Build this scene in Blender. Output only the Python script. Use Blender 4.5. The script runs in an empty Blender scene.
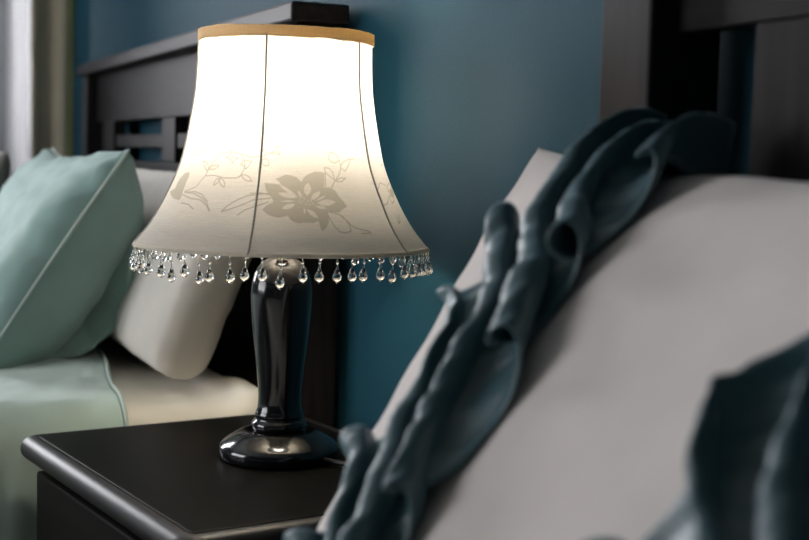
import bpy, bmesh, math, random
import numpy as np
from math import sin, cos, pi, radians, sqrt, atan2
from mathutils import Vector, Matrix, noise

random.seed(7)
SC = bpy.context.scene
COL = SC.collection

BULB = 92.0
DAY1, DAY2, SKY = 112.0, 92.0, 1.0
EXPO = 0.0

# ------------------------------------------------------------------ helpers
def link(o, parent=None):
    COL.objects.link(o)
    if parent is not None:
        o.parent = parent
    return o

def mesh_obj(name, verts, faces, mats, parent=None, smooth=True, loc=None):
    me = bpy.data.meshes.new(name)
    me.from_pydata([tuple(v) for v in verts], [], [tuple(f) for f in faces])
    me.validate(); me.update()
    for m in (mats if isinstance(mats, (list, tuple)) else [mats]):
        me.materials.append(m)
    if smooth:
        me.polygons.foreach_set('use_smooth', [True] * len(me.polygons))
    o = bpy.data.objects.new(name, me)
    if loc is not None:
        o.location = loc
    return link(o, parent)

def bm_obj(name, bm, mats, parent=None, smooth=True, loc=None, sharp=14):
    me = bpy.data.meshes.new(name)
    bmesh.ops.recalc_face_normals(bm, faces=bm.faces)
    bm.to_mesh(me); bm.free()
    for m in (mats if isinstance(mats, (list, tuple)) else [mats]):
        me.materials.append(m)
    if smooth:
        me.polygons.foreach_set('use_smooth', [True] * len(me.polygons))
        try:
            me.set_sharp_from_angle(angle=radians(sharp))
        except Exception:
            pass
    o = bpy.data.objects.new(name, me)
    if loc is not None:
        o.location = loc
    return link(o, parent)

def empty(name, loc, rz=0.0, parent=None):
    o = bpy.data.objects.new(name, None)
    o.location = loc; o.rotation_euler = (0, 0, rz)
    o.empty_display_size = .05
    return link(o, parent)

def tag(o, label=None, cat=None, group=None, kind=None):
    if label: o['label'] = label
    if cat: o['category'] = cat
    if group: o['group'] = group
    if kind: o['kind'] = kind
    return o

def add_box(bm, lo, hi, bevel=0.0, seg=2):
    c = [(a + b) / 2 for a, b in zip(lo, hi)]
    s = [abs(b - a) for a, b in zip(lo, hi)]
    r = bmesh.ops.create_cube(bm, size=1.0, matrix=Matrix.Translation(c) @ Matrix.Diagonal((s[0], s[1], s[2], 1)))
    if bevel > 0:
        vs = set(r['verts'])
        es = [e for e in bm.edges if e.verts[0] in vs and e.verts[1] in vs]
        bmesh.ops.bevel(bm, geom=es, offset=bevel, segments=seg, affect='EDGES', profile=0.5)

def box(name, lo, hi, mat, parent=None, bevel=.002, seg=2):
    bm = bmesh.new(); add_box(bm, lo, hi, bevel, seg)
    return bm_obj(name, bm, mat, parent)

def lathe_data(prof, n=96, center=(0, 0, 0), closed_bottom=True, closed_top=True):
    V = []; F = []
    for r, z in prof:
        for i in range(n):
            a = 2 * pi * i / n
            V.append((center[0] + r * cos(a), center[1] + r * sin(a), center[2] + z))
    m = len(prof)
    for j in range(m - 1):
        for i in range(n):
            k = (i + 1) % n
            F.append((j * n + i, j * n + k, (j + 1) * n + k, (j + 1) * n + i))
    if closed_bottom: F.append(tuple(reversed(range(n))))
    if closed_top: F.append(tuple((m - 1) * n + i for i in range(n)))
    return V, F

def tube_data(pts, rad, n=8, closed=False):
    P = [Vector(p) for p in pts]; N = len(P); V = []; F = []
    for i, p in enumerate(P):
        if closed: t = P[(i + 1) % N] - P[i - 1]
        else: t = P[min(i + 1, N - 1)] - P[max(i - 1, 0)]
        t.normalize()
        up = Vector((0, 0, 1)) if abs(t.z) < .95 else Vector((1, 0, 0))
        a = t.cross(up).normalized(); b = a.cross(t)
        rr = rad(i / max(1, N - 1)) if callable(rad) else rad
        for k in range(n):
            q = 2 * pi * k / n
            V.append(tuple(p + (a * cos(q) + b * sin(q)) * rr))
    for i in range(N if closed else N - 1):
        j = (i + 1) % N
        for k in range(n):
            l = (k + 1) % n
            F.append((i * n + k, i * n + l, j * n + l, j * n + k))
    if not closed:
        F.append(tuple(reversed(range(n)))); F.append(tuple((N - 1) * n + k for k in range(n)))
    return V, F

def tube(name, pts, rad, mat, parent=None, n=8, closed=False):
    V, F = tube_data(pts, rad, n, closed)
    return mesh_obj(name, V, F, mat, parent)

def grid_faces(nu, nv, wrap_u=False):
    F = []
    for j in range(nv - 1):
        for i in range(nu if wrap_u else nu - 1):
            k = (i + 1) % nu
            F.append((j * nu + i, j * nu + k, (j + 1) * nu + k, (j + 1) * nu + i))
    return F

def fbm(x, y, z, o=4):
    return noise.fractal(Vector((x, y, z)), 1.0, 2.0, o)

def smooth01(t):
    t = max(0.0, min(1.0, t)); return t * t * (3 - 2 * t)

# ------------------------------------------------------------------ materials
def new_mat(name):
    m = bpy.data.materials.new(name); m.use_nodes = True
    nt = m.node_tree
    return m, nt, nt.nodes['Principled BSDF'], nt.nodes['Material Output']

def coords(nt, scale, kind='Object'):
    tc = nt.nodes.new('ShaderNodeTexCoord'); mp = nt.nodes.new('ShaderNodeMapping')
    mp.inputs['Scale'].default_value = scale
    nt.links.new(tc.outputs[kind], mp.inputs['Vector'])
    return mp.outputs['Vector']

def vary(nt, vec, scale, c0, c1, detail=4, lo=.3, hi=.7):
    n = nt.nodes.new('ShaderNodeTexNoise'); n.inputs['Scale'].default_value = scale
    n.inputs['Detail'].default_value = detail
    nt.links.new(vec, n.inputs['Vector'])
    r = nt.nodes.new('ShaderNodeValToRGB')
    r.color_ramp.elements[0].position = lo; r.color_ramp.elements[1].position = hi
    r.color_ramp.elements[0].color = (*c0, 1); r.color_ramp.elements[1].color = (*c1, 1)
    nt.links.new(n.outputs['Fac'], r.inputs['Fac'])
    return r.outputs['Color'], n.outputs['Fac']

def bump(nt, bsdf, height, strength, dist):
    b = nt.nodes.new('ShaderNodeBump'); b.inputs['Strength'].default_value = strength
    b.inputs['Distance'].default_value = dist
    nt.links.new(height, b.inputs['Height']); nt.links.new(b.outputs['Normal'], bsdf.inputs['Normal'])

def cloth(name, col, weave=900, rough=.85, sheen=.15, var=.06, bstr=.25, spec=.25, tint=(1, 1, 1)):
    m, nt, p, _ = new_mat(name)
    v = coords(nt, (1, 1, 1))
    c0 = tuple(max(0, x * (1 - var)) for x in col); c1 = tuple(min(1, x * (1 + var)) for x in col)
    c, _f = vary(nt, v, 14, c0, c1)
    nt.links.new(c, p.inputs['Base Color'])
    p.inputs['Roughness'].default_value = rough
    p.inputs['Sheen Weight'].default_value = sheen
    p.inputs['Specular IOR Level'].default_value = spec
    p.inputs['Sheen Tint'].default_value = (*tint, 1)
    w1 = nt.nodes.new('ShaderNodeTexNoise'); w1.inputs['Scale'].default_value = weave
    w1.inputs['Detail'].default_value = 2
    nt.links.new(v, w1.inputs['Vector'])
    bump(nt, p, w1.outputs['Fac'], bstr, .001)
    return m

def wood(name, c0, c1, rough=.42, stretch=(2, 30, 30), spec=.5, coat=0.0):
    m, nt, p, _ = new_mat(name)
    v = coords(nt, stretch)
    c, f = vary(nt, v, 3, c0, c1, detail=8, lo=.35, hi=.68)
    nt.links.new(c, p.inputs['Base Color'])
    p.inputs['Roughness'].default_value = rough
    p.inputs['Specular IOR Level'].default_value = spec
    p.inputs['Coat Weight'].default_value = coat
    p.inputs['Coat Roughness'].default_value = .25
    bump(nt, p, f, .06, .001)
    return m

def paint(name, col, rough=.55, bscale=220, bstr=.12, var=.03, spec=.4):
    m, nt, p, _ = new_mat(name)
    v = coords(nt, (1, 1, 1))
    c, _ = vary(nt, v, 3, tuple(x * (1 - var) for x in col), tuple(x * (1 + var) for x in col))
    nt.links.new(c, p.inputs['Base Color'])
    p.inputs['Roughness'].default_value = rough
    p.inputs['Specular IOR Level'].default_value = spec
    n = nt.nodes.new('ShaderNodeTexNoise'); n.inputs['Scale'].default_value = bscale
    nt.links.new(v, n.inputs['Vector'])
    bump(nt, p, n.outputs['Fac'], bstr, .002)
    return m

def plain(name, col, rough=.4, metal=0.0, coat=0.0, spec=.5):
    m, nt, p, _ = new_mat(name)
    v = coords(nt, (1, 1, 1))
    c, _ = vary(nt, v, 30, tuple(x * .95 for x in col), tuple(min(1, x * 1.05) for x in col))
    nt.links.new(c, p.inputs['Base Color'])
    p.inputs['Roughness'].default_value = rough
    p.inputs['Metallic'].default_value = metal
    p.inputs['Coat Weight'].default_value = coat
    p.inputs['Coat Roughness'].default_value = .06
    p.inputs['Specular IOR Level'].default_value = spec
    return m

def translucent_cloth(name, col, tcol, trans=.5, weave=1400, use_print=False, bstr=.2):
    m, nt, p, out = new_mat(name)
    v = coords(nt, (1, 1, 1))
    nt.nodes.remove(p)
    dif = nt.nodes.new('ShaderNodeBsdfDiffuse'); tr = nt.nodes.new('ShaderNodeBsdfTranslucent')
    mx = nt.nodes.new('ShaderNodeMixShader'); mx.inputs['Fac'].default_value = trans
    dif.inputs['Color'].default_value = (*col, 1); tr.inputs['Color'].default_value = (*tcol, 1)
    # slubby linen threads: stretched noise both ways
    hs = []
    for sc in ((60, 60, 1400), (1400, 1400, 60)):
        mp = nt.nodes.new('ShaderNodeMapping'); mp.inputs['Scale'].default_value = sc
        nt.links.new(v, mp.inputs['Vector'])
        n = nt.nodes.new('ShaderNodeTexNoise'); n.inputs['Scale'].default_value = 1.0
        n.inputs['Detail'].default_value = 2
        nt.links.new(mp.outputs['Vector'], n.inputs['Vector']); hs.append(n.outputs['Fac'])
    ad = nt.nodes.new('ShaderNodeMath'); ad.operation = 'ADD'
    nt.links.new(hs[0], ad.inputs[0]); nt.links.new(hs[1], ad.inputs[1])
    rmp = nt.nodes.new('ShaderNodeMapRange')
    rmp.inputs['From Min'].default_value = .7; rmp.inputs['From Max'].default_value = 1.3
    rmp.inputs['To Min'].default_value = .90; rmp.inputs['To Max'].default_value = 1.06
    nt.links.new(ad.outputs[0], rmp.inputs['Value'])
    def tint(colour, pcol, target):
        mul = nt.nodes.new('ShaderNodeMix'); mul.data_type = 'RGBA'; mul.blend_type = 'MULTIPLY'
        mul.inputs[0].default_value = 1.0
        mul.inputs[6].default_value = (*colour, 1)
        nt.links.new(rmp.outputs[0], mul.inputs[7])
        last = mul.outputs[2]
        if use_print:
            at = nt.nodes.new('ShaderNodeAttribute'); at.attribute_name = 'print'
            m2 = nt.nodes.new('ShaderNodeMix'); m2.data_type = 'RGBA'
            nt.links.new(at.outputs['Fac'], m2.inputs[0])
            nt.links.new(last, m2.inputs[6]); m2.inputs[7].default_value = (*pcol, 1)
            last = m2.outputs[2]
        nt.links.new(last, target)
    tint(col, tuple(c * q for c, q in zip(col, PRINT_MUL)), dif.inputs['Color'])
    tint(tcol, tuple(c * q for c, q in zip(tcol, PRINT_MUL)), tr.inputs['Color'])
    b = nt.nodes.new('ShaderNodeBump'); b.inputs['Strength'].default_value = bstr; b.inputs['Distance'].default_value = .0008
    nt.links.new(ad.outputs[0], b.inputs['Height'])
    nt.links.new(b.outputs['Normal'], dif.inputs['Normal']); nt.links.new(b.outputs['Normal'], tr.inputs['Normal'])
    nt.links.new(dif.outputs[0], mx.inputs[1]); nt.links.new(tr.outputs[0], mx.inputs[2])
    nt.links.new(mx.outputs[0], out.inputs['Surface'])
    return m

PRINT_MUL = (.60, .59, .53)

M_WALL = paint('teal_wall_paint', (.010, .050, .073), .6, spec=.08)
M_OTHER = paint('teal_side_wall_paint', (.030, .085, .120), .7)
M_CEIL = paint('white_ceiling_paint', (.78, .78, .76), .85)
M_FLOOR = wood('floor_boards', (.045, .028, .018), (.075, .048, .03), .5, (1.5, 14, 1))
M_TRIM = paint('white_trim_paint', (.75, .75, .73), .4, bstr=.03)
M_BED = wood('espresso_bed_wood', (.012, .0105, .0105), (.021, .0185, .0185), .40, (3, 40, 40), .06)
M_BEDV = wood('espresso_bed_wood_upright', (.012, .0105, .0105), (.021, .0185, .0185), .40, (40, 40, 3), .06)
M_STAND = wood('black_brown_nightstand_wood', (.005, .0050, .0043), (.008, .0075, .0062), .40, (3, 40, 40), .03)
M_STANDB = wood('black_brown_nightstand_body', (.006, .0056, .0050), (.009, .0083, .0072), .55, (3, 40, 40), .12)
M_STANDM = wood('black_brown_nightstand_edge', (.008, .0074, .0078), (.012, .011, .0115), .45, (3, 40, 40), .38)
M_LAC = plain('black_lacquer', (.006, .006, .007), .15, coat=.25)
M_METAL = plain('dark_bronze_metal', (.10, .08, .06), .35, 1.0)
M_BRASS = plain('aged_brass', (.55, .42, .22), .3, 1.0)
M_CORD = plain('black_cord_rubber', (.015, .015, .015), .45)
M_SHADE = translucent_cloth('cream_linen_shade', (.85, .80, .725), (.53, .505, .465), .45, use_print=True)
M_RIM = translucent_cloth('gold_cream_trim', (.74, .65, .50), (.80, .63, .36), .45)
M_HEM = translucent_cloth('cream_hem_trim', (.80, .76, .68), (.80, .74, .62), .45)
M_SEAM = translucent_cloth('grey_seam_cord', (.60, .57, .52), (.50, .48, .43), .22)
M_MINT = cloth('mint_green_cotton', (.25, .375, .345), 1100, .75, .25)
M_MINTB = cloth('mint_green_blanket', (.46, .58, .515), 900, .8, .3)
M_PIPE = cloth('pale_mint_piping', (.46, .55, .50), 1400, .8, .2)
M_WHITEP = cloth('cream_white_cotton', (.66, .62, .56), 1100, .8, .2)
M_SHEET = cloth('cream_sheet', (.92, .86, .74), 1100, .8, .2)
M_PILLOW = cloth('off_white_cushion_cotton', (.60, .545, .52), 1100, .8, .2)
M_TEAL = cloth('dark_teal_satin_cotton', (.017, .060, .072), 1200, .36, .38, .12, spec=.65, tint=(.62, .82, .92))
M_TAUPE = cloth('taupe_cotton', (.26, .235, .21), 1000, .85, .2)
M_BEIGE = cloth('beige_drape', (.36, .315, .23), 700, .9, .15)
M_EDGE = cloth('olive_drape_edging', (.30, .29, .10), 700, .9, .1)
M_SHEER = translucent_cloth('white_sheer', (.85, .84, .85), (.85, .84, .85), .55)
M_GREYC = translucent_cloth('grey_sheer', (.34, .35, .37), (.34, .35, .37), .3)

def glass_mat(name, rough=0.0):
    m, nt, p, out = new_mat(name)
    v = coords(nt, (1, 1, 1))
    p.inputs['Base Color'].default_value = (1, 1, 1, 1)
    p.inputs['Transmission Weight'].default_value = 1.0
    p.inputs['Roughness'].default_value = rough
    p.inputs['IOR'].default_value = 1.5
    return m
M_BEAD = glass_mat('clear_bead_glass')

def pane_mat():
    m, nt, p, out = new_mat('window_pane_glass')
    nt.nodes.remove(p)
    t = nt.nodes.new('ShaderNodeBsdfTransparent'); g = nt.nodes.new('ShaderNodeBsdfGlossy')
    g.inputs['Roughness'].default_value = .02
    fr = nt.nodes.new('ShaderNodeFresnel'); fr.inputs['IOR'].default_value = 1.45
    mx = nt.nodes.new('ShaderNodeMixShader')
    nt.links.new(fr.outputs[0], mx.inputs[0]); nt.links.new(t.outputs[0], mx.inputs[1]); nt.links.new(g.outputs[0], mx.inputs[2])
    nt.links.new(mx.outputs[0], out.inputs['Surface'])
    return m
M_PANE = pane_mat()

def emit_mat(name, col, strength):
    m, nt, p, out = new_mat(name)
    p.inputs['Base Color'].default_value = (.9, .9, .9, 1)
    p.inputs['Emission Color'].default_value = (*col, 1)
    p.inputs['Emission Strength'].default_value = strength
    return m
M_BULB = emit_mat('lit_bulb_glass', (1.0, .90, .75), BULB)

# ================================================================== ROOM
XL, XR, YB, YF, ZC = -1.98, 3.3, .045, -3.6, 2.55
def wall_with_hole(name, axis, at, thick, a0, a1, hole, mat):
    """a wall slab in the plane axis=at, running a0..a1 along the other axis, with one window hole (h0,h1,z0,z1)."""
    bm = bmesh.new()
    def slab(p0, p1, z0, z1):
        if axis == 'x': add_box(bm, (at, p0, z0), (at + thick, p1, z1))
        else: add_box(bm, (p0, at, z0), (p1, at + thick, z1))
    if hole is None:
        slab(a0, a1, 0, ZC)
    else:
        h0, h1, z0, z1 = hole
        slab(a0, h0, 0, ZC); slab(h1, a1, 0, ZC); slab(h0, h1, 0, z0); slab(h0, h1, z1, ZC)
    return tag(bm_obj(name, bm, mat, smooth=False), kind='structure')

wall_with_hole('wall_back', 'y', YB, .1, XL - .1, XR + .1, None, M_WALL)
WIN1 = (-1.25, -.075, .85, 2.2)
WIN2 = (-1.7, .5, .8, 2.25)
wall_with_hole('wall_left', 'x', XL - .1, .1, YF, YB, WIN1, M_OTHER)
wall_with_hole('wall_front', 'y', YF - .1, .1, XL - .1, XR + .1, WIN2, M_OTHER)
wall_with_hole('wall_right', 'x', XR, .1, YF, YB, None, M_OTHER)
tag(box('floor', (XL - .1, YF - .1, -.1), (XR + .1, YB + .1, 0), M_FLOOR, bevel=0), kind='structure')
tag(box('ceiling', (XL - .1, YF - .1, ZC), (XR + .1, YB + .1, ZC + .1), M_CEIL, bevel=0), kind='structure')
for nm, lo, hi in (('baseboard_back', (XL, YB - .014, 0), (XR, YB, .09)), ('baseboard_left', (XL, YF, 0), (XL + .014, YB - .014, .09))):
    tag(box(nm, lo, hi, M_TRIM, bevel=.003), kind='structure')

def window(name, axis, at, hole):
    h0, h1, z0, z1 = hole
    bm = bmesh.new(); w = .022
    def bar(p0, p1, q0, q1, d=.05):
        if axis == 'x': add_box(bm, (at - d, p0, q0), (at, p1, q1), .003)
        else: add_box(bm, (p0, at - d, q0), (p1, at, q1), .003)
    bar(h0, h0 + w, z0, z1); bar(h1 - w, h1, z0, z1); bar(h0 + w, h1 - w, z0, z0 + w); bar(h0 + w, h1 - w, z1 - w, z1)
    m = (h0 + h1) / 2
    bar(m - .02, m + .02, z0 + w, z1 - w, .04)
    f = tag(bm_obj(name, bm, M_TRIM), kind='structure')
    if axis == 'x': box('window_pane', (at - .03, h0 + w, z0 + w), (at - .026, h1 - w, z1 - w), M_PANE, f, bevel=0)
    else: box('window_pane', (h0 + w, at - .03, z0 + w), (h1 - w, at - .026, z1 - w), M_PANE, f, bevel=0)
    return f
window('window_1', 'x', XL - .025, WIN1)
window('window_2', 'y', YF - .025, WIN2)

# ------------------------------------------------------------------ curtains by the left window
def drape(name, y0, y1, xc, amp, folds, mat, phase=0.0, z0=.03, z1=2.36, nu=90, nv=60, flare=0.0, thick=.0025, parent=None, fade=1.0):
    V = []
    for j in range(nv):
        t = j / (nv - 1); z = z0 + (z1 - z0) * t
        for i in range(nu):
            s = i / (nu - 1)
            y = y0 + (y1 - y0) * s - flare * (1 - t) * (1 - s) + .006 * fbm(s * 4, z * 1.2, phase, 2)
            x = xc + amp * sin(2 * pi * folds * s + phase + .5 * sin(z * 1.7)) * (.75 + .25 * fbm(s * 3, z * .8, phase + 5, 2))
            V.append((x, y, z))
    o = mesh_obj(name, V, grid_faces(nu, nv), mat, parent)
    md = o.modifiers.new('thickness', 'SOLIDIFY'); md.thickness = thick; md.offset = 0
    return o
bd = drape('curtain', -.080, .016, -1.885, .012, 1.2, M_BEIGE, .4)
tag(bd, 'beige curtain panel hanging in the corner against the teal wall', 'curtain')
drape('edging', .0165, .0300, -1.878, .001, .5, M_EDGE, .2, nu=8, parent=bd)
wd = drape('sheer_curtain', -.128, -.074, -1.858, .012, 1.0, M_SHEER, 2.6, flare=.012, thick=.001)
tag(wd, 'white sheer curtain fold hanging beside the beige curtain', 'curtain')
gd = drape('sheer_curtain', -.62, -.124, -1.90, .02, 5.5, M_GREYC, 1.0, thick=.001)
tag(gd, 'grey sheer curtain at the far left edge, left of the white fold', 'curtain')
rod = empty('curtain_rod', (-1.875, -.9, 2.38))
tube('rod', [(0, -.95, 0), (0, .915, 0)], .011, M_BED, rod, 16)
V, F = lathe_data([(.001, -.03), (.018, -.02), (.024, 0), (.018, .02), (.001, .03)], 24)
fin = mesh_obj('finial', V, F, M_BED, rod, loc=(0, -.97, 0))
box('bracket', (-.105, -.03, -.02), (-.008, .01, .02), M_BED, rod)
tag(rod, 'dark wooden curtain rod above the left window', 'curtain rod')

# ================================================================== BEDS
def make_bed(loc, label, W=1.45, top=1.061, low=.962, mid=0.0):
    root = empty('bed', loc)
    tag(root, label, 'bed')
    hw = W / 2; pw = .062
    hb = bmesh.new()                                        # upper and lower panels
    add_box(hb, (-hw + pw, -.008, low), (hw - pw, .012, top), .0015)
    add_box(hb, (-hw + pw, -.008, .36), (hw - pw, .012, .885), .0015)
    hb = bm_obj('headboard', hb, M_BED, root)
    for s in (-1, 1):
        x0, x1 = sorted((s * hw, s * (hw - pw)))
        box('post', (x0, -.03, 0), (x1, .03, top - .0005), M_BEDV, hb, .003)
    box('cap', (-hw - .010, -.04, top), (hw + .010, .034, top + .024), M_BED, hb, .0035)
    for s in (-1, 1):
        x0, x1 = sorted((s * .578, s * .46))
        box('stile', (x0, -.010, .886), (x1, .014, low - .0005), M_BEDV, hb, .0015)
    box('stile', (-.045, -.010, .886), (.045, .014, low - .0005), M_BEDV, hb, .0015)
    for s in (-1, 1):
        x0, x1 = sorted((s * .0455, s * .4595))
        box('crossbar', (x0, -.006, .910), (x1, .010, .934), M_BED, hb, .0015)
    for s in (-1, 1):
        x0, x1 = sorted((s * (hw - .040), s * (hw - .015)))
        box('side_rail', (x0, -2.02, .20), (x1, -.031, .345), M_BED, root, .003)
    fb = box('footboard', (-hw, -2.075, .14), (hw, -2.022, .42), M_BED, root, .004)
    for s in (-1, 1):
        box('leg', (s * hw - (.06 if s > 0 else 0), -2.075, 0), (s * hw + (.06 if s < 0 else 0), -2.022, .139), M_BEDV, root, .002)
    box('slat_base', (-hw + .03, -2.01, .30), (hw - .03, -.035, .345), M_BED, root, .002)
    return root

def make_mattress(name, x0, x1, y0, y1, z0, z1, label, mat, r=.05):
    """soft box with rounded edges, on its base"""
    nx, ny, nz = 60, 80, 12
    cx, cy, cz = (x0 + x1) / 2, (y0 + y1) / 2, (z0 + z1) / 2
    bm = bmesh.new()
    bmesh.ops.create_cube(bm, size=1.0, matrix=Matrix.Diagonal((x1 - x0, y1 - y0, z1 - z0, 1)))
    es = list(bm.edges)
    bmesh.ops.bevel(bm, geom=es, offset=r, segments=8, affect='EDGES', profile=.5)
    bmesh.ops.triangulate(bm, faces=[f for f in bm.faces if len(f.verts) > 4])
    o = bm_obj(name, bm, mat, loc=(cx, cy, cz), sharp=80)
    return tag(o, label, 'mattress')

make_bed((-.692, 0, 0), 'dark wooden bed with slatted headboard behind the lit lamp, by the curtains', 1.425)
make_bed((1.415, 0, 0), 'dark wooden bed whose headboard post stands at right behind the ruffled cushion', 1.45, 1.092, .995)

def soft_sheet_mattress():
    x0, x1, y0, y1, z0, z1 = -1.395, .014, -1.98, -.036, .346, .602
    r = .030
    # top surface and sides as one closed rounded slab with gentle wrinkles
    nu, nv = 150, 180
    prof = []
    V = []; F = []
    def top(x, y):
        return .004 * (1 - ((x - (x0 + x1) / 2) / .75) ** 2) + .014 * smooth01((x + .20) / .12) * smooth01((y + .12) / .07) + .0022 * fbm(x * 3 + 1, y * 22, 3.0, 3) + .0012 * fbm(x * 9, y * 60, 8.0, 2)
    xs = np.linspace(0, 1, nu); ys = np.linspace(0, 1, nv)
    ed = lambda t: .5 - .5 * cos(pi * t)
    for j in range(nv):
        for i in range(nu):
            a = ed(i / (nu - 1)); b = ed(j / (nv - 1))
            x = x0 + (x1 - x0) * a; y = y0 + (y1 - y0) * b
            dx = max(0, r - min(x - x0, x1 - x)); dy = max(0, r - min(y - y0, y1 - y))
            d = min(r, sqrt(dx * dx + dy * dy))
            # pull the corner into a round plan
            if dx > 0 and dy > 0 and sqrt(dx * dx + dy * dy) > r:
                q = r / sqrt(dx * dx + dy * dy)
                sx = -1 if x < (x0 + x1) / 2 else 1; sy = -1 if y < (y0 + y1) / 2 else 1
                x = (x0 + r if sx < 0 else x1 - r) + sx * dx * q
                y = (y0 + r if sy < 0 else y1 - r) + sy * dy * q
            V.append((x, y, z1 - (r - sqrt(max(0, r * r - d * d))) + top(x, y)))
    F = grid_faces(nu, nv)
    # skirt down to the base
    loop = [i for i in range(nu)] + [j * nu + nu - 1 for j in range(1, nv)] + [(nv - 1) * nu + i for i in range(nu - 2, -1, -1)] + [j * nu for j in range(nv - 2, 0, -1)]
    b0 = len(V)
    for k in loop: V.append((V[k][0], V[k][1], z0))
    n = len(loop)
    for k in range(n):
        l = (k + 1) % n
        F.append((loop[k], b0 + k, b0 + l, loop[l]))
    F.append(tuple(b0 + k for k in range(n)))
    o = mesh_obj('mattress', V, F, M_SHEET)
    return tag(o, 'cream sheeted mattress under the mint blanket, behind the nightstand', 'mattress')
soft_sheet_mattress()
make_mattress('mattress', .71, 2.12, -1.98, -.036, .346, .530, 'pale sheeted mattress on the right bed, under the ruffled cushion', M_SHEET)

# ------------------------------------------------------------------ mint blanket over the left bed
def blanket():
    xl, xr, zt, r = -1.428, .037, .6175, .050
    hang_l, hang_r = .24, .40
    # path across the bed: left hem -> up -> top -> right drop
    segs = []
    path = []
    n1 = 30
    for i in range(n1): path.append((xl, zt - r - hang_l * (1 - i / n1), (-1, 0)))
    for i in range(12):
        a = pi / 2 * i / 12; path.append((xl + r - r * cos(a), zt - r + r * sin(a), (-cos(a), sin(a))))
    n2 = 110
    for i in range(n2): path.append((xl + r + (xr - xl - 2 * r) * i / n2, zt, (0, 1)))
    for i in range(14):
        a = pi / 2 * i / 14; path.append((xr - r + r * sin(a), zt - r + r * cos(a), (sin(a), cos(a))))
    n3 = 44
    for i in range(n3 + 1): path.append((xr, zt - r - hang_r * i / n3, (1, 0)))
    nu = len(path); nv = 170
    V = []
    for j in range(nv):
        t = j / (nv - 1)
        for (x, z, (nx, nz)) in path:
            hem = -.192 - .040 * smooth01((x + .32) / .36) + .006 * sin(x * 9)
            y = hem + (-2.0 - hem) * (t ** 1.25)
            top = max(0.0, nz); side = max(0.0, nx) * (1 - top)
            w = .0035 * fbm(x * 7, y * 7, 1.0, 4) + .0025 * fbm(x * 16 + y * 9, y * 20 - x * 6, 4.0, 3)
            w *= (.4 + .6 * top)
            # the edge is bunched up under the cushion
            w += .004 * top * math.exp(-((y + .24) / .06) ** 2) * smooth01((-.06 - x) / .15)
            drop = max(0.0, (zt - r - z)) if nx > .5 else 0.0
            fold = min(1, drop / .06) * (.0065 + .009 * smooth01((-.345 - y) / .04)) * sin(y * 2 * pi / .062 + 2.2 * fbm(y * 5, z * 2, 2.0, 2)) if nx > 0 else 0
            V.append((x + nx * (w * .6 + fold), y, z + nz * w))
    o = mesh_obj('blanket', V, grid_faces(nu, nv), M_MINTB)
    md = o.modifiers.new('thickness', 'SOLIDIFY'); md.thickness = .006; md.offset = 1
    tag(o, 'mint green blanket spread over the left bed, hanging down beside the nightstand', 'blanket')
    hem = [Vector(V[i]) + Vector((path[i][2][0] * .003, .001, path[i][2][1] * .003)) for i in range(0, nu)]
    h = tube('hem', hem, .0024, M_PIPE, o, 8)
    return o
blanket()

# ------------------------------------------------------------------ cushions
def lens(hw, hh, tf, tb, p=2.4, pu=None, q=.5, pinch=.06, n=56, wr=.004, seed=0.0, taper=0.0, ear=0.0):
    """a filled pillow in local (u,v,n): verts of front sheet then back sheet sharing the rim; returns V, F, S(front surface fn)"""
    def pt(U, V_, side):
        e = max(0.0, (1 - abs(U) ** (pu or p))) * max(0.0, (1 - abs(V_) ** p))
        x = hw * U * (1 - pinch * (1 - V_ * V_))
        x += taper * max(0.0, -U) * (1 - V_) / 2
        y = hh * V_ * (1 - (pinch + (ear if V_ > 0 else 0)) * (1 - U * U))
        t = tf if side > 0 else tb
        h = t * e ** q
        rim = min(1, e * 6)
        h += side * 0 + rim * wr * fbm(U * 2.2 + seed, V_ * 2.2 + side, seed, 3)
        # gathers running in from the edges
        ang = atan2(V_, U)
        edge = math.exp(-e * 5.0) * min(1, e * 14)
        h += edge * wr * 1.0 * sin(ang * 23 + 3 * fbm(U, V_, seed, 2))
        return Vector((x, y, side * h))
    def c(i):
        t = i / (n - 1) * 2 - 1
        return sin(t * pi / 2) * .55 + t * .45
    V = []; F = []
    for side in (1, -1):
        b = len(V)
        for j in range(n):
            for i in range(n): V.append(pt(c(i), c(j), side))
        for f in grid_faces(n, n):
            g = tuple(b + k for k in f)
            F.append(g if side > 0 else tuple(reversed(g)))
    return V, F, pt

def place(V, origin, U, Vv, N):
    return [origin + U * v.x + Vv * v.y + N * v.z for v in V]

def weld(o, d=.0004):
    bm = bmesh.new(); bm.from_mesh(o.data)
    bmesh.ops.remove_doubles(bm, verts=bm.verts, dist=d)
    bm.to_mesh(o.data); bm.free()
    o.data.polygons.foreach_set('use_smooth', [True] * len(o.data.polygons))

def frame(lean_deg, yaw_deg=0.0):
    """u along the bed head, v up the lean, n out of the front face (towards the room)"""
    a = radians(lean_deg); R = Matrix.Rotation(radians(yaw_deg), 3, 'Z')
    return R @ Vector((1, 0, 0)), R @ Vector((0, sin(a), cos(a))), R @ Vector((0, -cos(a), sin(a)))

def pillow(name, origin, lean, yaw, mat, label, cat, hw, hh, tf, tb, **k):
    U, Vv, N = frame(lean, yaw)
    V, F, pt = lens(hw, hh, tf, tb, **k)
    o = mesh_obj(name, place(V, Vector(origin), U, Vv, N), F, mat)
    weld(o)
    tag(o, label, cat)
    return o, (lambda u, v, s: Vector(origin) + U * pt(u, v, s).x + Vv * pt(u, v, s).y + N * pt(u, v, s).z), (U, Vv, N)

# white pillow leaning on the left headboard
pillow('pillow', (-.43, -.1055, .7490), 23, 0, M_WHITEP, 'cream white pillow leaning on the dark headboard behind the mint cushion', 'pillow',
       .37, .133, .042, .062, p=9, pu=9, q=.34, pinch=.03, wr=.003, seed=2.0)

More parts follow.
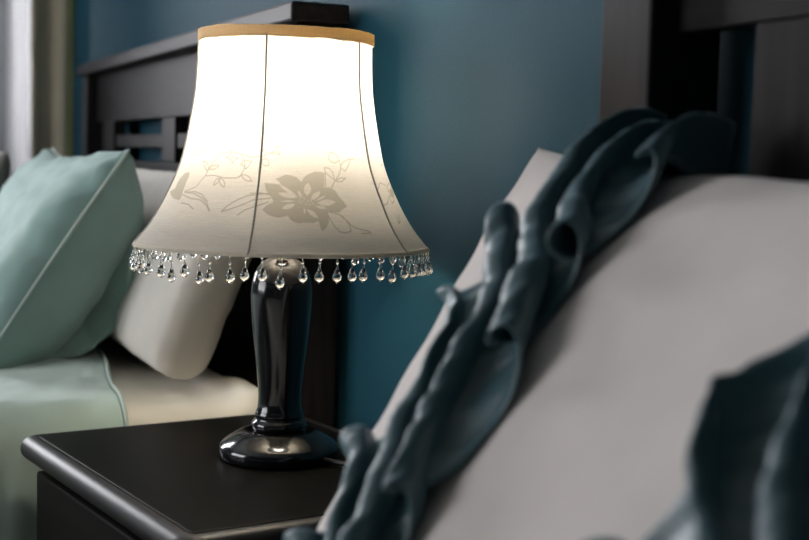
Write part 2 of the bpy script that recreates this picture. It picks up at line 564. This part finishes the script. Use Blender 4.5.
# mint cushion with piping and flange
sham, S, (U, Vv, N) = pillow('cushion', (-.535, -.268, .7630), 33.5, 0, M_MINT,
       'mint green piped cushion standing in front of the white pillow', 'cushion', .315, .168, .05, .100, p=2.6, pu=9, q=.45, pinch=.05, wr=.009, seed=5.0, ear=.10)
rim = []
for k in range(240):
    a = 4 * k / 240; s = int(a); t = (a - s) * 2 - 1
    u, v = ((t, -1), (1, t), (-t, 1), (-1, -t))[s]
    rim.append(S(u, v, 1) + N * .0015)
tube('piping', rim, .0022, M_PIPE, sham, 8, closed=True)
outer = [(-.166, .882), (-.155, .847), (-.148, .80), (-.149, .75), (-.160, .70), (-.178, .66), (-.205, .633), (-.238, .6225), (-.275, .6205)]
Vf = []
nO = 60
for i in range(nO):
    t = i / (nO - 1) * (len(outer) - 1); k = min(int(t), len(outer) - 2); f = t - k
    y = outer[k][0] * (1 - f) + outer[k + 1][0] * f; z = outer[k][1] * (1 - f) + outer[k + 1][1] * f
    for m in range(7):
        g = m / 6
        dy, dz = (-.235 - y), (.745 - z); L_ = sqrt(dy * dy + dz * dz)
        inn = .042 * g
        Vf.append((-.27 - .05 * g + .006 * sin(i * .55) * (1 - g), y - .007 + dy / L_ * inn, z + dz / L_ * inn))
fl = mesh_obj('flange', Vf, grid_faces(7, nO), M_MINT, sham)
md = fl.modifiers.new('thickness', 'SOLIDIFY'); md.thickness = .004; md.offset = 0

pillow('pillow', (-1.20, -.312, .765), 30, 0, M_TAUPE, 'taupe pillow at the far left edge beyond the mint cushion', 'pillow',
       .22, .150, .06, .06, p=2.6, q=.45, pinch=.05, wr=.003, seed=9.0)

# big off white cushion with two teal ruffles, on the right bed
PU, PV, PN = frame(36.5, 0)
PO = Vector((.960, -.086, .915)) - PV * .205 - PN * .036
cush, SP, _ = pillow('ruffled_cushion', PO, 36.5, 0, M_PILLOW, 'large off white cushion with dark teal ruffles in the near foreground', 'cushion',
       .335, .232, .050, .062, p=2.6, pu=3.2, q=.5, pinch=.05, wr=.002, seed=12.0, taper=.105, ear=.06)

def ruffle(parent, U0, half, seed, lam=.085, k=7.0, amp=1.0):
    ns, nt = 420, 41
    Ls = 1.0
    # arc positions along v over the front, round the top and a little down the back
    stations = []
    for i in range(ns):
        q = i / (ns - 1)
        if q < .90: stations.append((-1 + 2 * (q / .90), 1))
        else: stations.append((1 - .12 * ((q - .90) / .10), -1))
    V = []
    for i, (v, sd) in enumerate(stations):
        s = i / (ns - 1) * .50
        for j in range(nt):
            t = j / (nt - 1) * 2 - 1
            u = U0 + t * half * (1 + .14 * (1 - v)) / .335 * (1 + .10 * fbm(s * 20, 1.0, seed, 2))
            p = SP(max(-1, min(1, u)), v, sd)
            e = .01
            pu = SP(max(-1, min(1, u + e)), max(-.99, min(.99, v)), sd) - SP(max(-1, min(1, u - e)), max(-.99, min(.99, v)), sd)
            pv = SP(u, max(-1, min(.995, v + e)), 1) - SP(u, max(-.995, min(1, v - e)), 1)
            nrm = PN if sd > 0 else -PN
            if v > .9 or sd < 0:
                w = (v - .9) / .1 if sd > 0 else 1.0
                nrm = (nrm * (1 - .8 * w) + PV * w).normalized()
            ph = 2 * pi * s / lam + k * t + 2.6 * fbm(s * 9, t * .8, seed, 2) + 1.3 * sin(s * 31 + seed)
            edge = abs(t) ** 1.3
            h = .004 + amp * (.004 + .009 * edge + .006 * (1 - abs(t))) * (1 + sin(ph)) * .85 + .004 * fbm(s * 40, t * 3, seed + 3, 2)
            if sd < 0: h *= .25
            along = amp * (.009 + .006 * edge) * cos(ph)
            side = amp * (.006 * cos(ph) * (1 - .3 * abs(t)) + .005 * edge * sin(ph * .5 + seed))
            if sd > 0 or True:
                V.append(p + nrm * h + PV * along * (1 if sd > 0 else .2) + PU * side)
    o = mesh_obj('ruffle', V, grid_faces(nt, ns), M_TEAL, parent)
    md = o.modifiers.new('thickness', 'SOLIDIFY'); md.thickness = .0018; md.offset = 0
    o['label'] = 'dark teal gathered ruffle'
    return o
ruffle(cush, -.425, .050, 1.7, amp=1.35)
ruffle(cush, .52, .052, 6.3, amp=1.3)

# ================================================================== NIGHTSTAND
RZ = radians(9.0)
E1 = Vector((cos(RZ), sin(RZ), 0)); E2 = Vector((-sin(RZ), cos(RZ), 0))
NW, ND = .442, .335
NC = Vector((.086, -.360, 0)) + E1 * (NW / 2) + E2 * (ND / 2)
ns = empty('nightstand', NC, RZ)
tag(ns, 'black brown wooden nightstand under the lamp between the two beds', 'nightstand')

def rrect(hx, hy, r, n=10):
    P = []
    for cx, cy, a0 in ((hx - r, hy - r, 0), (-hx + r, hy - r, 90), (-hx + r, -hy + r, 180), (hx - r, -hy + r, 270)):
        for i in range(n + 1):
            a = radians(a0 + 90 * i / n); P.append((cx + r * cos(a), cy + r * sin(a)))
    return P
def plan_stack(levels, hx, hy, r0):
    """levels: (inset, z); rings of a rounded rectangle"""
    V = []; n = None
    for ins, z in levels:
        P = rrect(hx - ins, hy - ins, max(.0015, r0 - ins)); n = len(P)
        V += [(x, y, z) for x, y in P]
    F = []
    for j in range(len(levels) - 1):
        for i in range(n):
            k = (i + 1) % n
            F.append((j * n + i, j * n + k, (j + 1) * n + k, (j + 1) * n + i))
    return V, F, n
hx, hy = NW / 2, ND / 2
# top board
V, F, n = plan_stack([(.019, .578), (.019, .5992), (.0195, .5997), (.0205, .6)], hx, hy, .024)
F.append(tuple(reversed(range(n)))); F.append(tuple(3 * n + i for i in range(n)))
ttop = mesh_obj('tabletop', V, F, M_STAND, ns, smooth=False)
# bullnose frame round it
lev = [(.018, .5755)] + [(.0125 - .0125 * sin(a), .5875 - .012 * cos(a)) for a in np.linspace(0.05, pi - .02, 18)] + [(.0165, .5996), (.018, .5988), (.018, .5755)]
V, F, n = plan_stack(lev, hx, hy, .024)
mould = mesh_obj('edge_moulding', V, F, M_STANDM, ttop)
i0 = .018
box('carcass', (-hx + i0, -hy + i0 + .016, .07), (hx - i0, hy - .012, .5745), M_STANDB, ns, .002)
for z0, z1 in ((.335, .565), (.085, .325)):
    d = box('drawer', (-hx + i0 + .012, -hy + i0 - .004, z0), (hx - i0 - .012, -hy + i0 + .0155, z1), M_STANDB, ns, .003)
    V, F = lathe_data([(.006, 0), (.006, .008), (.012, .013), (.014, .018), (.011, .023), (.001, .025)], 32)
    V = [(x, -z, y) for x, y, z in V]
    mesh_obj('knob', [(x, y - hy + i0 - .004, z + (z0 + z1) / 2) for x, y, z in V], [tuple(reversed(f)) for f in F], M_METAL, d)
for sx in (-1, 1):
    for sy in (-1, 1):
        cx = sx * (hx - i0 - .025); cy = sy * (hy - i0 - .02)
        box('leg', (cx - .02, cy - .02, 0), (cx + .02, cy + .02, .0695), M_STAND, ns, .003)

# ================================================================== LAMP
LX, LY, LZ = .270, -.126, .6005
lamp = empty('table_lamp', (LX, LY, LZ))
tag(lamp, 'lit table lamp with cream floral shade and bead fringe on the nightstand', 'lamp')
# turned foot
foot = [(.050, .0), (.0585, .0008), (.0598, .003), (.0602, .010), (.0590, .0135), (.0560, .0165), (.0500, .0205), (.0430, .0245), (.0370, .0272), (.0340, .0280), (.0300, .0282)]
V, F = lathe_data(foot, 128)
bs = mesh_obj('base', V, F, M_LAC, lamp)
body = [(.0255, .0283), (.0268, .0300), (.0278, .0330), (.0272, .0362), (.0250, .0385), (.0238, .0400), (.0244, .0420), (.0246, .0445), (.0236, .0470), (.0222, .0500),
        (.0217, .056), (.0216, .064), (.0222, .075), (.0236, .090), (.0256, .107), (.0274, .122), (.0290, .138), (.0300, .152), (.0304, .162), (.0302, .170), (.0292, .178),
        (.0272, .1855), (.0242, .1918), (.0205, .1962), (.0165, .1992), (.0135, .2010), (.0125, .2040), (.0125, .2080), (.0140, .2105), (.0140, .2140), (.0105, .2160), (.0080, .2170)]
V, F = lathe_data(body, 96)
mesh_obj('body', V, F, M_LAC, lamp)
V, F = lathe_data([(.0075, .2172), (.0075, .250), (.0165, .256), (.0185, .262), (.0185, .315), (.0165, .323), (.013, .325)], 48)
mesh_obj('socket', V, F, M_BRASS, lamp)
V, F = lathe_data([(r_, z_ + .013) for r_, z_ in [(.012, .3125), (.0135, .318), (.020, .328), (.0265, .342), (.0290, .354), (.0275, .367), (.0215, .378), (.012, .384), (.001, .3865)]], 40)
bulb = mesh_obj('bulb', V, F, M_BULB, lamp)

# shade profile (height above the table, radius)
SZ = [.2136, .2230, .2335, .2480, .2645, .2800, .2964, .3140, .3323, .3500, .3683, .3950, .4252]
SR = [.1458, .1378, .1298, .1212, .1131, .1060, .1000, .0958, .0922, .0892, .0868, .0855, .0850]
from bisect import bisect
def shade_r(z):
    z = max(SZ[0], min(SZ[-1], z)); i = max(0, min(len(SZ) - 2, bisect(SZ, z) - 1))
    def m(k):
        if k == 0: return (SR[1] - SR[0]) / (SZ[1] - SZ[0])
        if k == len(SZ) - 1: return (SR[-1] - SR[-2]) / (SZ[-1] - SZ[-2])
        return (SR[k + 1] - SR[k - 1]) / (SZ[k + 1] - SZ[k - 1])
    h = SZ[i + 1] - SZ[i]; t = (z - SZ[i]) / h
    return ((2 * t ** 3 - 3 * t * t + 1) * SR[i] + (t ** 3 - 2 * t * t + t) * h * m(i) + (-2 * t ** 3 + 3 * t * t) * SR[i + 1] + (t ** 3 - t * t) * h * m(i + 1))
SEAMS = [-31, 35, 98, 156, 212, 258]
SEAM_R = np.array(sorted([a % 360 for a in SEAMS]))
def panel_factor(phi_deg, z):
    """fabric is stretched between the ribs: very slightly flatter mid-panel"""
    a = phi_deg % 360
    d = np.min(np.abs((a - SEAM_R + 180) % 360 - 180))
    t = min(1.0, d / 30.0)
    return 1.0 - .012 * sin(pi / 2 * t) * smooth01((z - .22) / .05)
NPHI = 1320
zr = list(np.linspace(.2136, .226, 8)) + list(np.linspace(.2265, .350, 190)) + list(np.linspace(.352, .4220, 26))
NZ = len(zr)
PH = np.arange(NPHI) * 360.0 / NPHI
pf = np.array([panel_factor(p, .4) for p in PH])
PTS = np.zeros((NZ, NPHI, 3))
for j, z in enumerate(zr):
    w = smooth01((z - .22) / .05)
    R = shade_r(z) * (1 + (pf - 1) * w)
    PTS[j, :, 0] = R * np.cos(np.radians(PH)); PTS[j, :, 1] = R * np.sin(np.radians(PH)); PTS[j, :, 2] = z
me = bpy.data.meshes.new('lampshade')
vv = PTS.reshape(-1, 3)
ii, jj = np.meshgrid(np.arange(NPHI), np.arange(NZ - 1)); kk = (ii + 1) % NPHI
ff = np.stack([jj * NPHI + ii, jj * NPHI + kk, (jj + 1) * NPHI + kk, (jj + 1) * NPHI + ii], -1).reshape(-1, 4)
me.vertices.add(len(vv)); me.vertices.foreach_set('co', vv.ravel())
me.loops.add(ff.size); me.loops.foreach_set('vertex_index', ff.ravel())
me.polygons.add(len(ff)); me.polygons.foreach_set('loop_start', np.arange(0, ff.size, 4)); 
me.update(calc_edges=True); me.validate()
me.polygons.foreach_set('use_smooth', [True] * len(me.polygons))
me.materials.append(M_SHADE)
shade = bpy.data.objects.new('lampshade', me); link(shade, lamp)

# the printed flowers: (angle round the shade, height in mm) outlines
lines= [[(-75.4,266.8),(-67.4,271.7),(-63.3,282.3),(-60.7,293.6),(-56.7,301.9),(-49.6,305.6),(-42.6,303.3),(-36.1,300.7),(-31.3,301.8)],[(-63.3,282.3),(-57.0,283.0),(-49.7,281.0),(-43.4,281.4),(-40.6,283.6)],[(-42.6,303.3),(-40.3,298.0),(-39.3,292.1),(-40.4,286.1),(-41.7,282.2)],[(-63.1,286.6),(-65.7,290.8),(-68.5,295.9),(-65.0,294.6),(-62.3,290.1),(-62.6,287.2)],[(-62.0,288.9),(-60.1,288.5),(-58.6,288.7),(-57.3,289.3),(-56.2,290.5),(-55.4,292.2),(-57.1,292.6),(-58.7,292.4),(-60.0,291.8),(-61.1,290.6),(-62.0,288.9)],[(-53.2,280.8),(-54.3,280.1),(-55.1,279.0),(-55.5,277.7),(-55.6,276.1),(-55.4,274.2),(-54.4,275.0),(-53.6,276.0),(-53.2,277.3),(-53.0,278.9),(-53.2,280.8)],[(-52.8,280.9),(-52.6,278.6),(-52.1,276.7),(-51.3,275.0),(-50.2,273.7),(-48.8,272.6),(-48.9,274.9),(-49.3,276.8),(-50.1,278.5),(-51.2,279.8),(-52.8,280.9)],[(-40.7,284.4),(-39.7,282.1),(-38.6,280.5),(-37.4,279.5),(-36.1,279.0),(-34.6,279.2),(-35.5,281.5),(-36.6,283.2),(-37.8,284.2),(-39.2,284.7),(-40.7,284.4)],[(-49.6,305.6),(-49.9,301.8),(-52.1,300.0),(-48.7,298.4),(-47.2,294.8),(-46.1,297.7),(-44.0,299.5),(-47.5,301.1),(-49.6,305.6)],[(-40.6,298.0),(-36.1,297.0),(-37.1,293.1),(-38.8,289.6),(-40.1,292.9),(-42.0,293.7),(-40.6,298.0)],[(-84.6,303.3),(-81.1,301.8),(-78.3,301.1),(-75.9,301.1),(-73.9,302.0),(-72.2,303.6),(-74.6,305.1),(-77.1,305.8),(-79.6,305.8),(-82.1,305.0),(-84.6,303.3)],[(-83.8,306.9),(-79.5,308.2),(-79.9,305.2)],[(-59.0,310.0),(-56.6,307.0),(-53.7,309.4),(-55.5,311.9)],[(-31.6,311.1),(-29.8,307.8),(-31.2,304.3),(-31.2,301.0),(-27.1,304.5),(-24.2,306.4)],[(-30.0,299.3),(-30.2,296.8),(-29.9,295.1),(-29.2,293.9),(-28.2,293.4),(-26.8,293.6),(-26.6,296.1),(-26.8,297.8),(-27.4,299.0),(-28.5,299.5),(-30.0,299.3)],[(-24.9,313.9),(-23.3,309.8),(-21.1,312.4),(-22.3,308.1),(-20.7,303.2),(-23.2,305.1),(-25.6,304.3),(-24.0,308.1)],[(-75.2,266.3),(-67.1,265.7),(-60.1,262.0),(-56.0,257.3),(-52.9,250.8)],[(-77.0,264.1),(-67.6,261.0),(-60.8,260.2),(-55.6,255.3),(-53.3,250.8)],[(-74.0,256.5),(-67.6,255.4),(-63.0,251.6)],[(-75.1,266.0),(-66.9,267.4),(-61.1,265.3),(-55.9,259.0)],[(-46.7,250.6),(-44.8,255.7),(-41.0,261.0),(-36.1,265.5),(-31.7,267.1),(-24.8,268.6)],[(-46.7,250.6),(-42.6,253.4),(-37.0,257.9),(-32.3,262.4),(-24.7,264.2)],[(-38.5,248.4),(-35.7,253.1),(-31.0,256.7),(-25.4,260.8)],[(-34.5,268.1),(-29.2,268.7),(-24.3,267.0)],[(34.7,263.0),(36.0,272.7),(41.5,279.6),(48.3,277.2),(48.9,270.4)],[(34.7,263.0),(34.8,258.1),(40.8,260.1),(47.7,267.6)],[(49.9,270.4),(51.0,276.6),(61.0,279.7),(60.5,273.4)],[(48.2,267.6),(46.4,259.8),(53.6,262.3),(54.4,268.5)],[(51.0,295.9),(62.0,297.0)],[(62.0,297.0),(55.5,287.9),(55.1,279.9)],[(45.3,250.1),(43.4,241.1),(47.5,243.6)],[(43.4,241.1),(49.1,248.5)],[(1.0,253.0),(4.3,252.2),(7.1,250.4),(9.5,245.8),(10.7,240.4),(10.4,235.9),(7.5,234.5),(5.3,235.4),(3.5,239.5),(1.9,246.7),(1.0,253.0)],[(8.0,249.5),(9.9,244.9),(12.1,239.8),(15.8,237.2),(19.9,235.6),(20.2,234.1),(15.2,233.6)],[(5.7,275.0),(8.0,280.6),(10.3,285.0),(12.4,290.1),(13.1,294.7),(15.2,298.6),(18.9,301.0),(23.5,301.7)],[(8.1,281.6),(3.6,287.9),(2.9,292.9),(5.7,292.6),(7.7,289.0),(8.1,281.6)],[(2.5,275.9),(3.2,287.9)],[(5.8,302.0),(6.9,306.7),(9.2,307.4),(11.6,304.1),(12.6,300.0),(9.9,297.4),(7.5,298.7),(5.8,302.0)],[(12.6,300.0),(13.1,294.7)],[(13.2,292.9),(15.4,290.1),(19.0,296.8),(20.4,301.6)],[(8.6,280.6),(11.5,280.2),(15.0,283.6),(12.0,283.9),(9.0,281.6)]]
fills= [[(-78.7,285.3),(-83.9,283.8),(-88.4,277.4),(-88.7,268.5),(-80.8,260.3),(-77.0,264.1),(-77.8,274.5),(-77.3,281.5)],[(-88.7,268.5),(-95.6,265.4),(-84.3,259.6),(-76.8,258.5),(-76.1,262.4),(-81.8,267.2)],[(51.3,272.3),(63.7,276.2),(64.9,268.9),(54.9,264.5),(49.4,266.4)],[(-28.0,277.9),(-25.0,277.5),(-22.6,277.1),(-19.6,276.5),(-20.9,279.0),(-22.7,281.8),(-20.2,283.8),(-17.7,285.8),(-14.7,285.2),(-12.3,283.8),(-9.7,279.5),(-8.9,282.8),(-7.5,285.1),(-5.3,287.4),(-2.5,289.2),(0.3,289.1),(2.8,288.4),(2.4,281.4),(1.6,274.9),(5.2,275.0),(7.6,271.4),(8.7,266.8),(10.6,262.8),(11.9,258.0),(9.5,255.5),(6.9,252.5),(3.9,252.5),(1.0,253.0),(1.6,248.5),(1.1,243.1),(-0.7,238.6),(-2.6,235.9),(-3.1,240.4),(-3.5,244.9),(-5.6,243.0),(-7.8,243.0),(-9.9,243.3),(-12.0,242.5),(-14.1,243.7),(-15.4,245.4),(-16.6,248.9),(-18.8,247.9),(-20.5,247.1),(-23.1,248.0),(-25.3,249.7),(-27.9,253.7),(-26.1,257.9),(-23.1,261.2),(-24.1,264.7),(-26.2,269.2),(-27.3,272.8)]]
cuts= [[(-20.9,276.8),(-19.4,273.6),(-17.7,270.9),(-15.9,268.6),(-14.0,266.7),(-11.9,265.3),(-13.3,268.5),(-15.0,271.2),(-16.8,273.5),(-18.7,275.4),(-20.9,276.8)],[(-21.3,269.1),(-19.7,266.9),(-18.1,265.5),(-16.3,264.8),(-14.5,264.7),(-12.6,265.3),(-14.1,267.4),(-15.8,268.9),(-17.6,269.6),(-19.4,269.7),(-21.3,269.1)],[(-19.3,255.4),(-17.9,254.8),(-16.6,255.0),(-15.4,255.8),(-14.3,257.2),(-13.3,259.3),(-14.7,259.9),(-16.0,259.7),(-17.2,258.9),(-18.3,257.5),(-19.3,255.4)],[(-6.5,278.9),(-7.9,276.8),(-8.7,274.5),(-8.9,272.2),(-8.6,269.8),(-7.6,267.3),(-6.2,269.4),(-5.4,271.6),(-5.1,273.9),(-5.5,276.4),(-6.5,278.9)],[(-0.6,271.2),(-2.2,270.9),(-3.5,269.9),(-4.5,268.4),(-5.3,266.4),(-5.8,263.7),(-4.3,264.0),(-3.1,265.0),(-2.1,266.5),(-1.2,268.5),(-0.6,271.2)],[(6.4,261.8),(4.6,263.5),(2.8,264.2),(0.9,264.0),(-1.0,262.8),(-2.9,260.7),(-1.2,259.1),(0.5,258.4),(2.4,258.6),(4.3,259.7),(6.4,261.8)],[(-3.3,247.4),(-3.8,250.0),(-4.5,252.0),(-5.5,253.6),(-6.7,254.6),(-8.1,255.2),(-7.6,252.6),(-6.8,250.5),(-5.9,249.0),(-4.7,247.9),(-3.3,247.4)],[(-9.2,251.0),(-8.9,252.1),(-8.7,253.2),(-8.7,254.3),(-8.9,255.3),(-9.2,256.4),(-9.5,255.2),(-9.6,254.1),(-9.6,253.1),(-9.5,252.0),(-9.2,251.0)],[(-19.9,261.9),(-18.5,261.5),(-17.2,261.3),(-15.9,261.4),(-14.6,261.7),(-13.2,262.2),(-14.6,262.6),(-15.9,262.8),(-17.2,262.7),(-18.5,262.4),(-19.9,261.9)],[(1.9,267.6),(0.7,267.2),(-0.4,266.5),(-1.5,265.5),(-2.5,264.3),(-3.4,262.9),(-2.3,263.3),(-1.2,264.0),(-0.1,264.9),(0.9,266.1),(1.9,267.6)],[(1.3,256.1),(0.4,257.3),(-0.5,258.0),(-1.6,258.3),(-2.6,258.3),(-3.8,257.8),(-2.9,256.7),(-2.0,255.9),(-1.0,255.6),(0.1,255.6),(1.3,256.1)],[(-11.8,271.7),(-11.9,270.0),(-11.8,268.5),(-11.4,267.2),(-10.8,266.2),(-10.0,265.4),(-10.0,267.1),(-10.1,268.6),(-10.5,269.9),(-11.0,270.9),(-11.8,271.7)]]
dots= [(-11.0,264.4),(-9.7,262.7),(-10.7,260.8),(-8.6,264.5),(-7.3,261.9),(-5.9,262.8),(-5.1,260.1),(-6.6,258.8),(-8.4,259.5),(-3.8,258.3),(-9.4,265.4),(-11.5,262.2)]

RAVG = 112.0
def to_xy(P, off=0.0):
    return np.array([[radians(a + off) * RAVG, h] for a, h in P])
def seg_dist(X, Y, P):
    d = np.full(X.shape, 1e9)
    for a, b in zip(P[:-1], P[1:]):
        ab = b - a; L2 = max(1e-9, ab @ ab)
        t = np.clip(((X - a[0]) * ab[0] + (Y - a[1]) * ab[1]) / L2, 0, 1)
        d = np.minimum(d, np.hypot(X - a[0] - t * ab[0], Y - a[1] - t * ab[1]))
    return d
def inside(X, Y, P):
    c = np.zeros(X.shape, bool); n = len(P)
    for i in range(n):
        x1, y1 = P[i]; x2, y2 = P[(i + 1) % n]
        if y1 == y2: continue
        c ^= ((y1 > Y) != (y2 > Y)) & (X < (x2 - x1) * (Y - y1) / (y2 - y1) + x1)
    return c
val = np.zeros((NZ, NPHI))
ZMM = np.array(zr) * 1000
def sub(P, pad=4.0, off=0.0):
    """index window of vertices around a pattern piece; angles unwrapped about its middle"""
    mid = np.mean([p[0] for p in P]) + off
    lo = min(p[0] for p in P) + off - 4; hi = max(p[0] for p in P) + off + 4
    i0 = int(np.floor(lo / 360 * NPHI)); i1 = int(np.ceil(hi / 360 * NPHI))
    idx = np.arange(i0, i1 + 1)
    j0 = np.searchsorted(ZMM, min(p[1] for p in P) - pad); j1 = np.searchsorted(ZMM, max(p[1] for p in P) + pad)
    X, Y = np.meshgrid(np.radians(idx * 360.0 / NPHI) * RAVG, ZMM[j0:j1])
    return idx % NPHI, slice(j0, j1), X, Y
def stamp(off):
    for P in fills:
        idx, js, X, Y = sub(P, off=off); Q = to_xy(P, off)
        d = seg_dist(X, Y, np.vstack([Q, Q[:1]])); ins = inside(X, Y, Q)
        m = np.clip(.5 + np.where(ins, d, -d) / .7, 0, 1) * .86
        val[js, idx] = np.maximum(val[js, idx], m)
    for P in cuts:
        idx, js, X, Y = sub(P, off=off); Q = to_xy(P, off)
        d = seg_dist(X, Y, np.vstack([Q, Q[:1]])); ins = inside(X, Y, Q)
        m = np.clip(.5 + np.where(ins, d, -d) / .7, 0, 1)
        val[js, idx] = val[js, idx] * (1 - .9 * m)
    for P in lines:
        idx, js, X, Y = sub(P, off=off); Q = to_xy(P, off)
        m = np.clip(1.35 - seg_dist(X, Y, Q) / .60, 0, 1)
        val[js, idx] = np.maximum(val[js, idx], m)
    for p in dots:
        idx, js, X, Y = sub([p], off=off); q = to_xy([p], off)[0]
        d = np.hypot(X - q[0], Y - q[1])
        m = np.clip(1.5 - d / .6, 0, 1)
        val[js, idx] = val[js, idx] * (1 - .7 * m)
# numpy needs open-mesh indexing
class _V:
    def __init__(s, a): s.a = a
    def _k(s, k):
        return np.ix_(np.arange(k[0].start, k[0].stop), k[1])
    def __getitem__(s, k): return s.a[s._k(k)]
    def __setitem__(s, k, v): s.a[s._k(k)] = v
val_arr = val; val = _V(val_arr)
for off in (0, 180): stamp(off)
at = me.attributes.new('print', 'FLOAT', 'POINT')
at.data.foreach_set('value', val_arr.ravel().astype(np.float32))

# rim band, hem band, seam cords
def band(name, zs, push, mat, wav=0.0):
    V = []; n = 200; prof = []
    outer_ = [(shade_r(z) + push, z) for z in zs]; inner_ = [(shade_r(z) - .0008, z) for z in reversed(zs)]
    prof = outer_ + inner_
    m = len(prof); F = []
    for r, z in prof:
        for i in range(n):
            a = 2 * pi * i / n
            V.append((r * cos(a), r * sin(a), z + wav * fbm(cos(a) * 4, sin(a) * 4, z * 90, 3)))
    for j in range(m):
        j2 = (j + 1) % m
        for i in range(n):
            k = (i + 1) % n
            F.append((j * n + i, j * n + k, j2 * n + k, j2 * n + i))
    return mesh_obj(name, V, F, mat, shade)
band('rim_band', [.4122, .4148, .418, .4213, .4228], .0012, M_RIM, .0009)
band('hem_band', [.2127, .2132, .2145, .2158, .2163], .0009, M_HEM, .0003)
for a in SEAMS:
    P = []
    for z in np.linspace(.2145, .4150, 60):
        r = shade_r(z) + .0003
        P.append((r * cos(radians(a)), r * sin(radians(a)), z))
    tube('seam', P, .0011, M_SEAM, shade, 8)
# wire carrier holding the shade on the socket
car = []
V = []; F = []
for k in range(3):
    a = radians(20 + 120 * k)
    v, f = tube_data([(.012 * cos(a), .012 * sin(a), .409), (.045 * cos(a), .045 * sin(a), .4075), (.0845 * cos(a), .0842 * sin(a), .411)], .0011, 8)
    b = len(V); V += v; F += [tuple(b + q for q in g) for g in f]
for s in (-1, 1):
    v, f = tube_data([(s * .018, 0, .262), (s * .030, 0, .275), (s * .044, 0, .32), (s * .046, 0, .36), (s * .032, 0, .395), (s * .008, 0, .409)], .0012, 8)
    b = len(V); V += v; F += [tuple(b + q for q in g) for g in f]
v, f = lathe_data([(.001, .404), (.013, .404), (.013, .412), (.005, .416), (.001, .420)], 24)
b = len(V); V += v; F += [tuple(b + q for q in g) for g in f]
mesh_obj('shade_carrier', V, F, M_BRASS, lamp)

# bead fringe
def bead_mesh(drop):
    V, F = [], []; mats = []
    def add(v, f, m):
        b = len(V); V.extend(v); F.extend(tuple(b + q for q in g) for g in f); mats.extend([m] * len(f))
    v, f = lathe_data([(.0004, -drop), (.0004, .0012)], 8); add(v, f, 1)
    v, f = lathe_data([(.0003, -drop - .0030), (.0010, -drop - .0025), (.0014, -drop - .0015), (.0010, -drop - .0004), (.0003, -drop)], 14); add(v, f, 0)
    z = -drop - .0031; L = .0168; prof = []
    for i in range(23):
        t = i / 22
        r = .0040 * (sin(pi * min(1, t) ** 1.9) ** .95) if 0 < t < 1 else .0002
        prof.append((max(.0004, r + .0006 * (1 - t)), z - L * t))
    prof = [(r if i < 22 else .0002, zz) for i, (r, zz) in enumerate(prof)]
    prof.reverse()
    v, f = lathe_data(prof, 24); add(v, f, 0)
    m = bpy.data.meshes.new('bead'); m.from_pydata(V, [], F)
    m.materials.append(M_BEAD); m.materials.append(M_HEM)
    m.polygons.foreach_set('material_index', mats); m.polygons.foreach_set('use_smooth', [True] * len(F))
    m.update()
    return m
BM = [bead_mesh(d) for d in (.0015, .0040, .0070)]
NB = 57; rb = random.Random(11)
for k in range(NB):
    a = radians(-18.6 + 360 * k / NB + rb.uniform(-1.1, 1.1))
    o = bpy.data.objects.new('bead', BM[rb.choice((0, 0, 1, 1, 2))])
    o.location = (.1453 * cos(a), .1453 * sin(a), .2118)
    o.rotation_euler = (rb.uniform(-.09, .09), rb.uniform(-.09, .09), rb.uniform(0, 6))
    link(o, shade)
# cord running off the back of the nightstand
tube('power_cord', [(.052, .030, .006), (.075, .055, .0035), (.09, .090, .0032), (.085, .130, .0035), (.080, .1425, .0036)], .0026, M_CORD, lamp, 10)

# ================================================================== LIGHT
def area(name, loc, direction, sx, sy, energy, col):
    l = bpy.data.lights.new(name, 'AREA'); l.shape = 'RECTANGLE'; l.size = sx; l.size_y = sy; l.energy = energy; l.color = col
    o = bpy.data.objects.new(name, l); o.location = loc
    o.rotation_euler = Vector(direction).to_track_quat('-Z', 'Y').to_euler()
    return link(o)
area('daylight_left', (XL - .22, (WIN1[0] + WIN1[1]) / 2, (WIN1[2] + WIN1[3]) / 2), (1, 0, 0), 1.4, 1.4, DAY1, (.96, .96, 1.0))
area('daylight_front', ((WIN2[0] + WIN2[1]) / 2, YF - .25, (WIN2[2] + WIN2[3]) / 2), (0, 1, 0), 2.3, 1.5, DAY2, (.96, .96, 1.0))
w = bpy.data.worlds.new('sky'); SC.world = w; w.use_nodes = True
bg = w.node_tree.nodes['Background']
sky = w.node_tree.nodes.new('ShaderNodeTexSky'); sky.sky_type = 'HOSEK_WILKIE'
sky.sun_direction = Vector((.4, .6, .7)).normalized(); sky.turbidity = 5
w.node_tree.links.new(sky.outputs[0], bg.inputs['Color']); bg.inputs['Strength'].default_value = SKY

# ================================================================== CAMERA
A, PITCH, ROLL = radians(24.0), radians(4.95), radians(1.6)
fw = Vector((-cos(A) * cos(PITCH), sin(A) * cos(PITCH), -sin(PITCH)))
r0 = Vector((sin(A), cos(A), 0)); u0 = r0.cross(fw)
rt = r0 * cos(ROLL) + u0 * sin(ROLL); up = u0 * cos(ROLL) - r0 * sin(ROLL)
cam = bpy.data.cameras.new('camera'); co = bpy.data.objects.new('camera', cam); link(co)
M = Matrix((rt, up, -fw)).transposed().to_4x4(); M.translation = (1.5, -.54, .905)
co.matrix_world = M
cam.sensor_width = 36.0; cam.lens = 1300.0 * 36.0 / 809.0
cam.clip_start = .02
cam.dof.use_dof = True; cam.dof.focus_distance = 1.24; cam.dof.aperture_fstop = 5.8
SC.camera = co
SC.view_settings.view_transform = 'Standard'; SC.view_settings.look = 'None'
SC.view_settings.exposure = EXPO; SC.view_settings.gamma = 1.0; SC.view_settings.use_curve_mapping = False
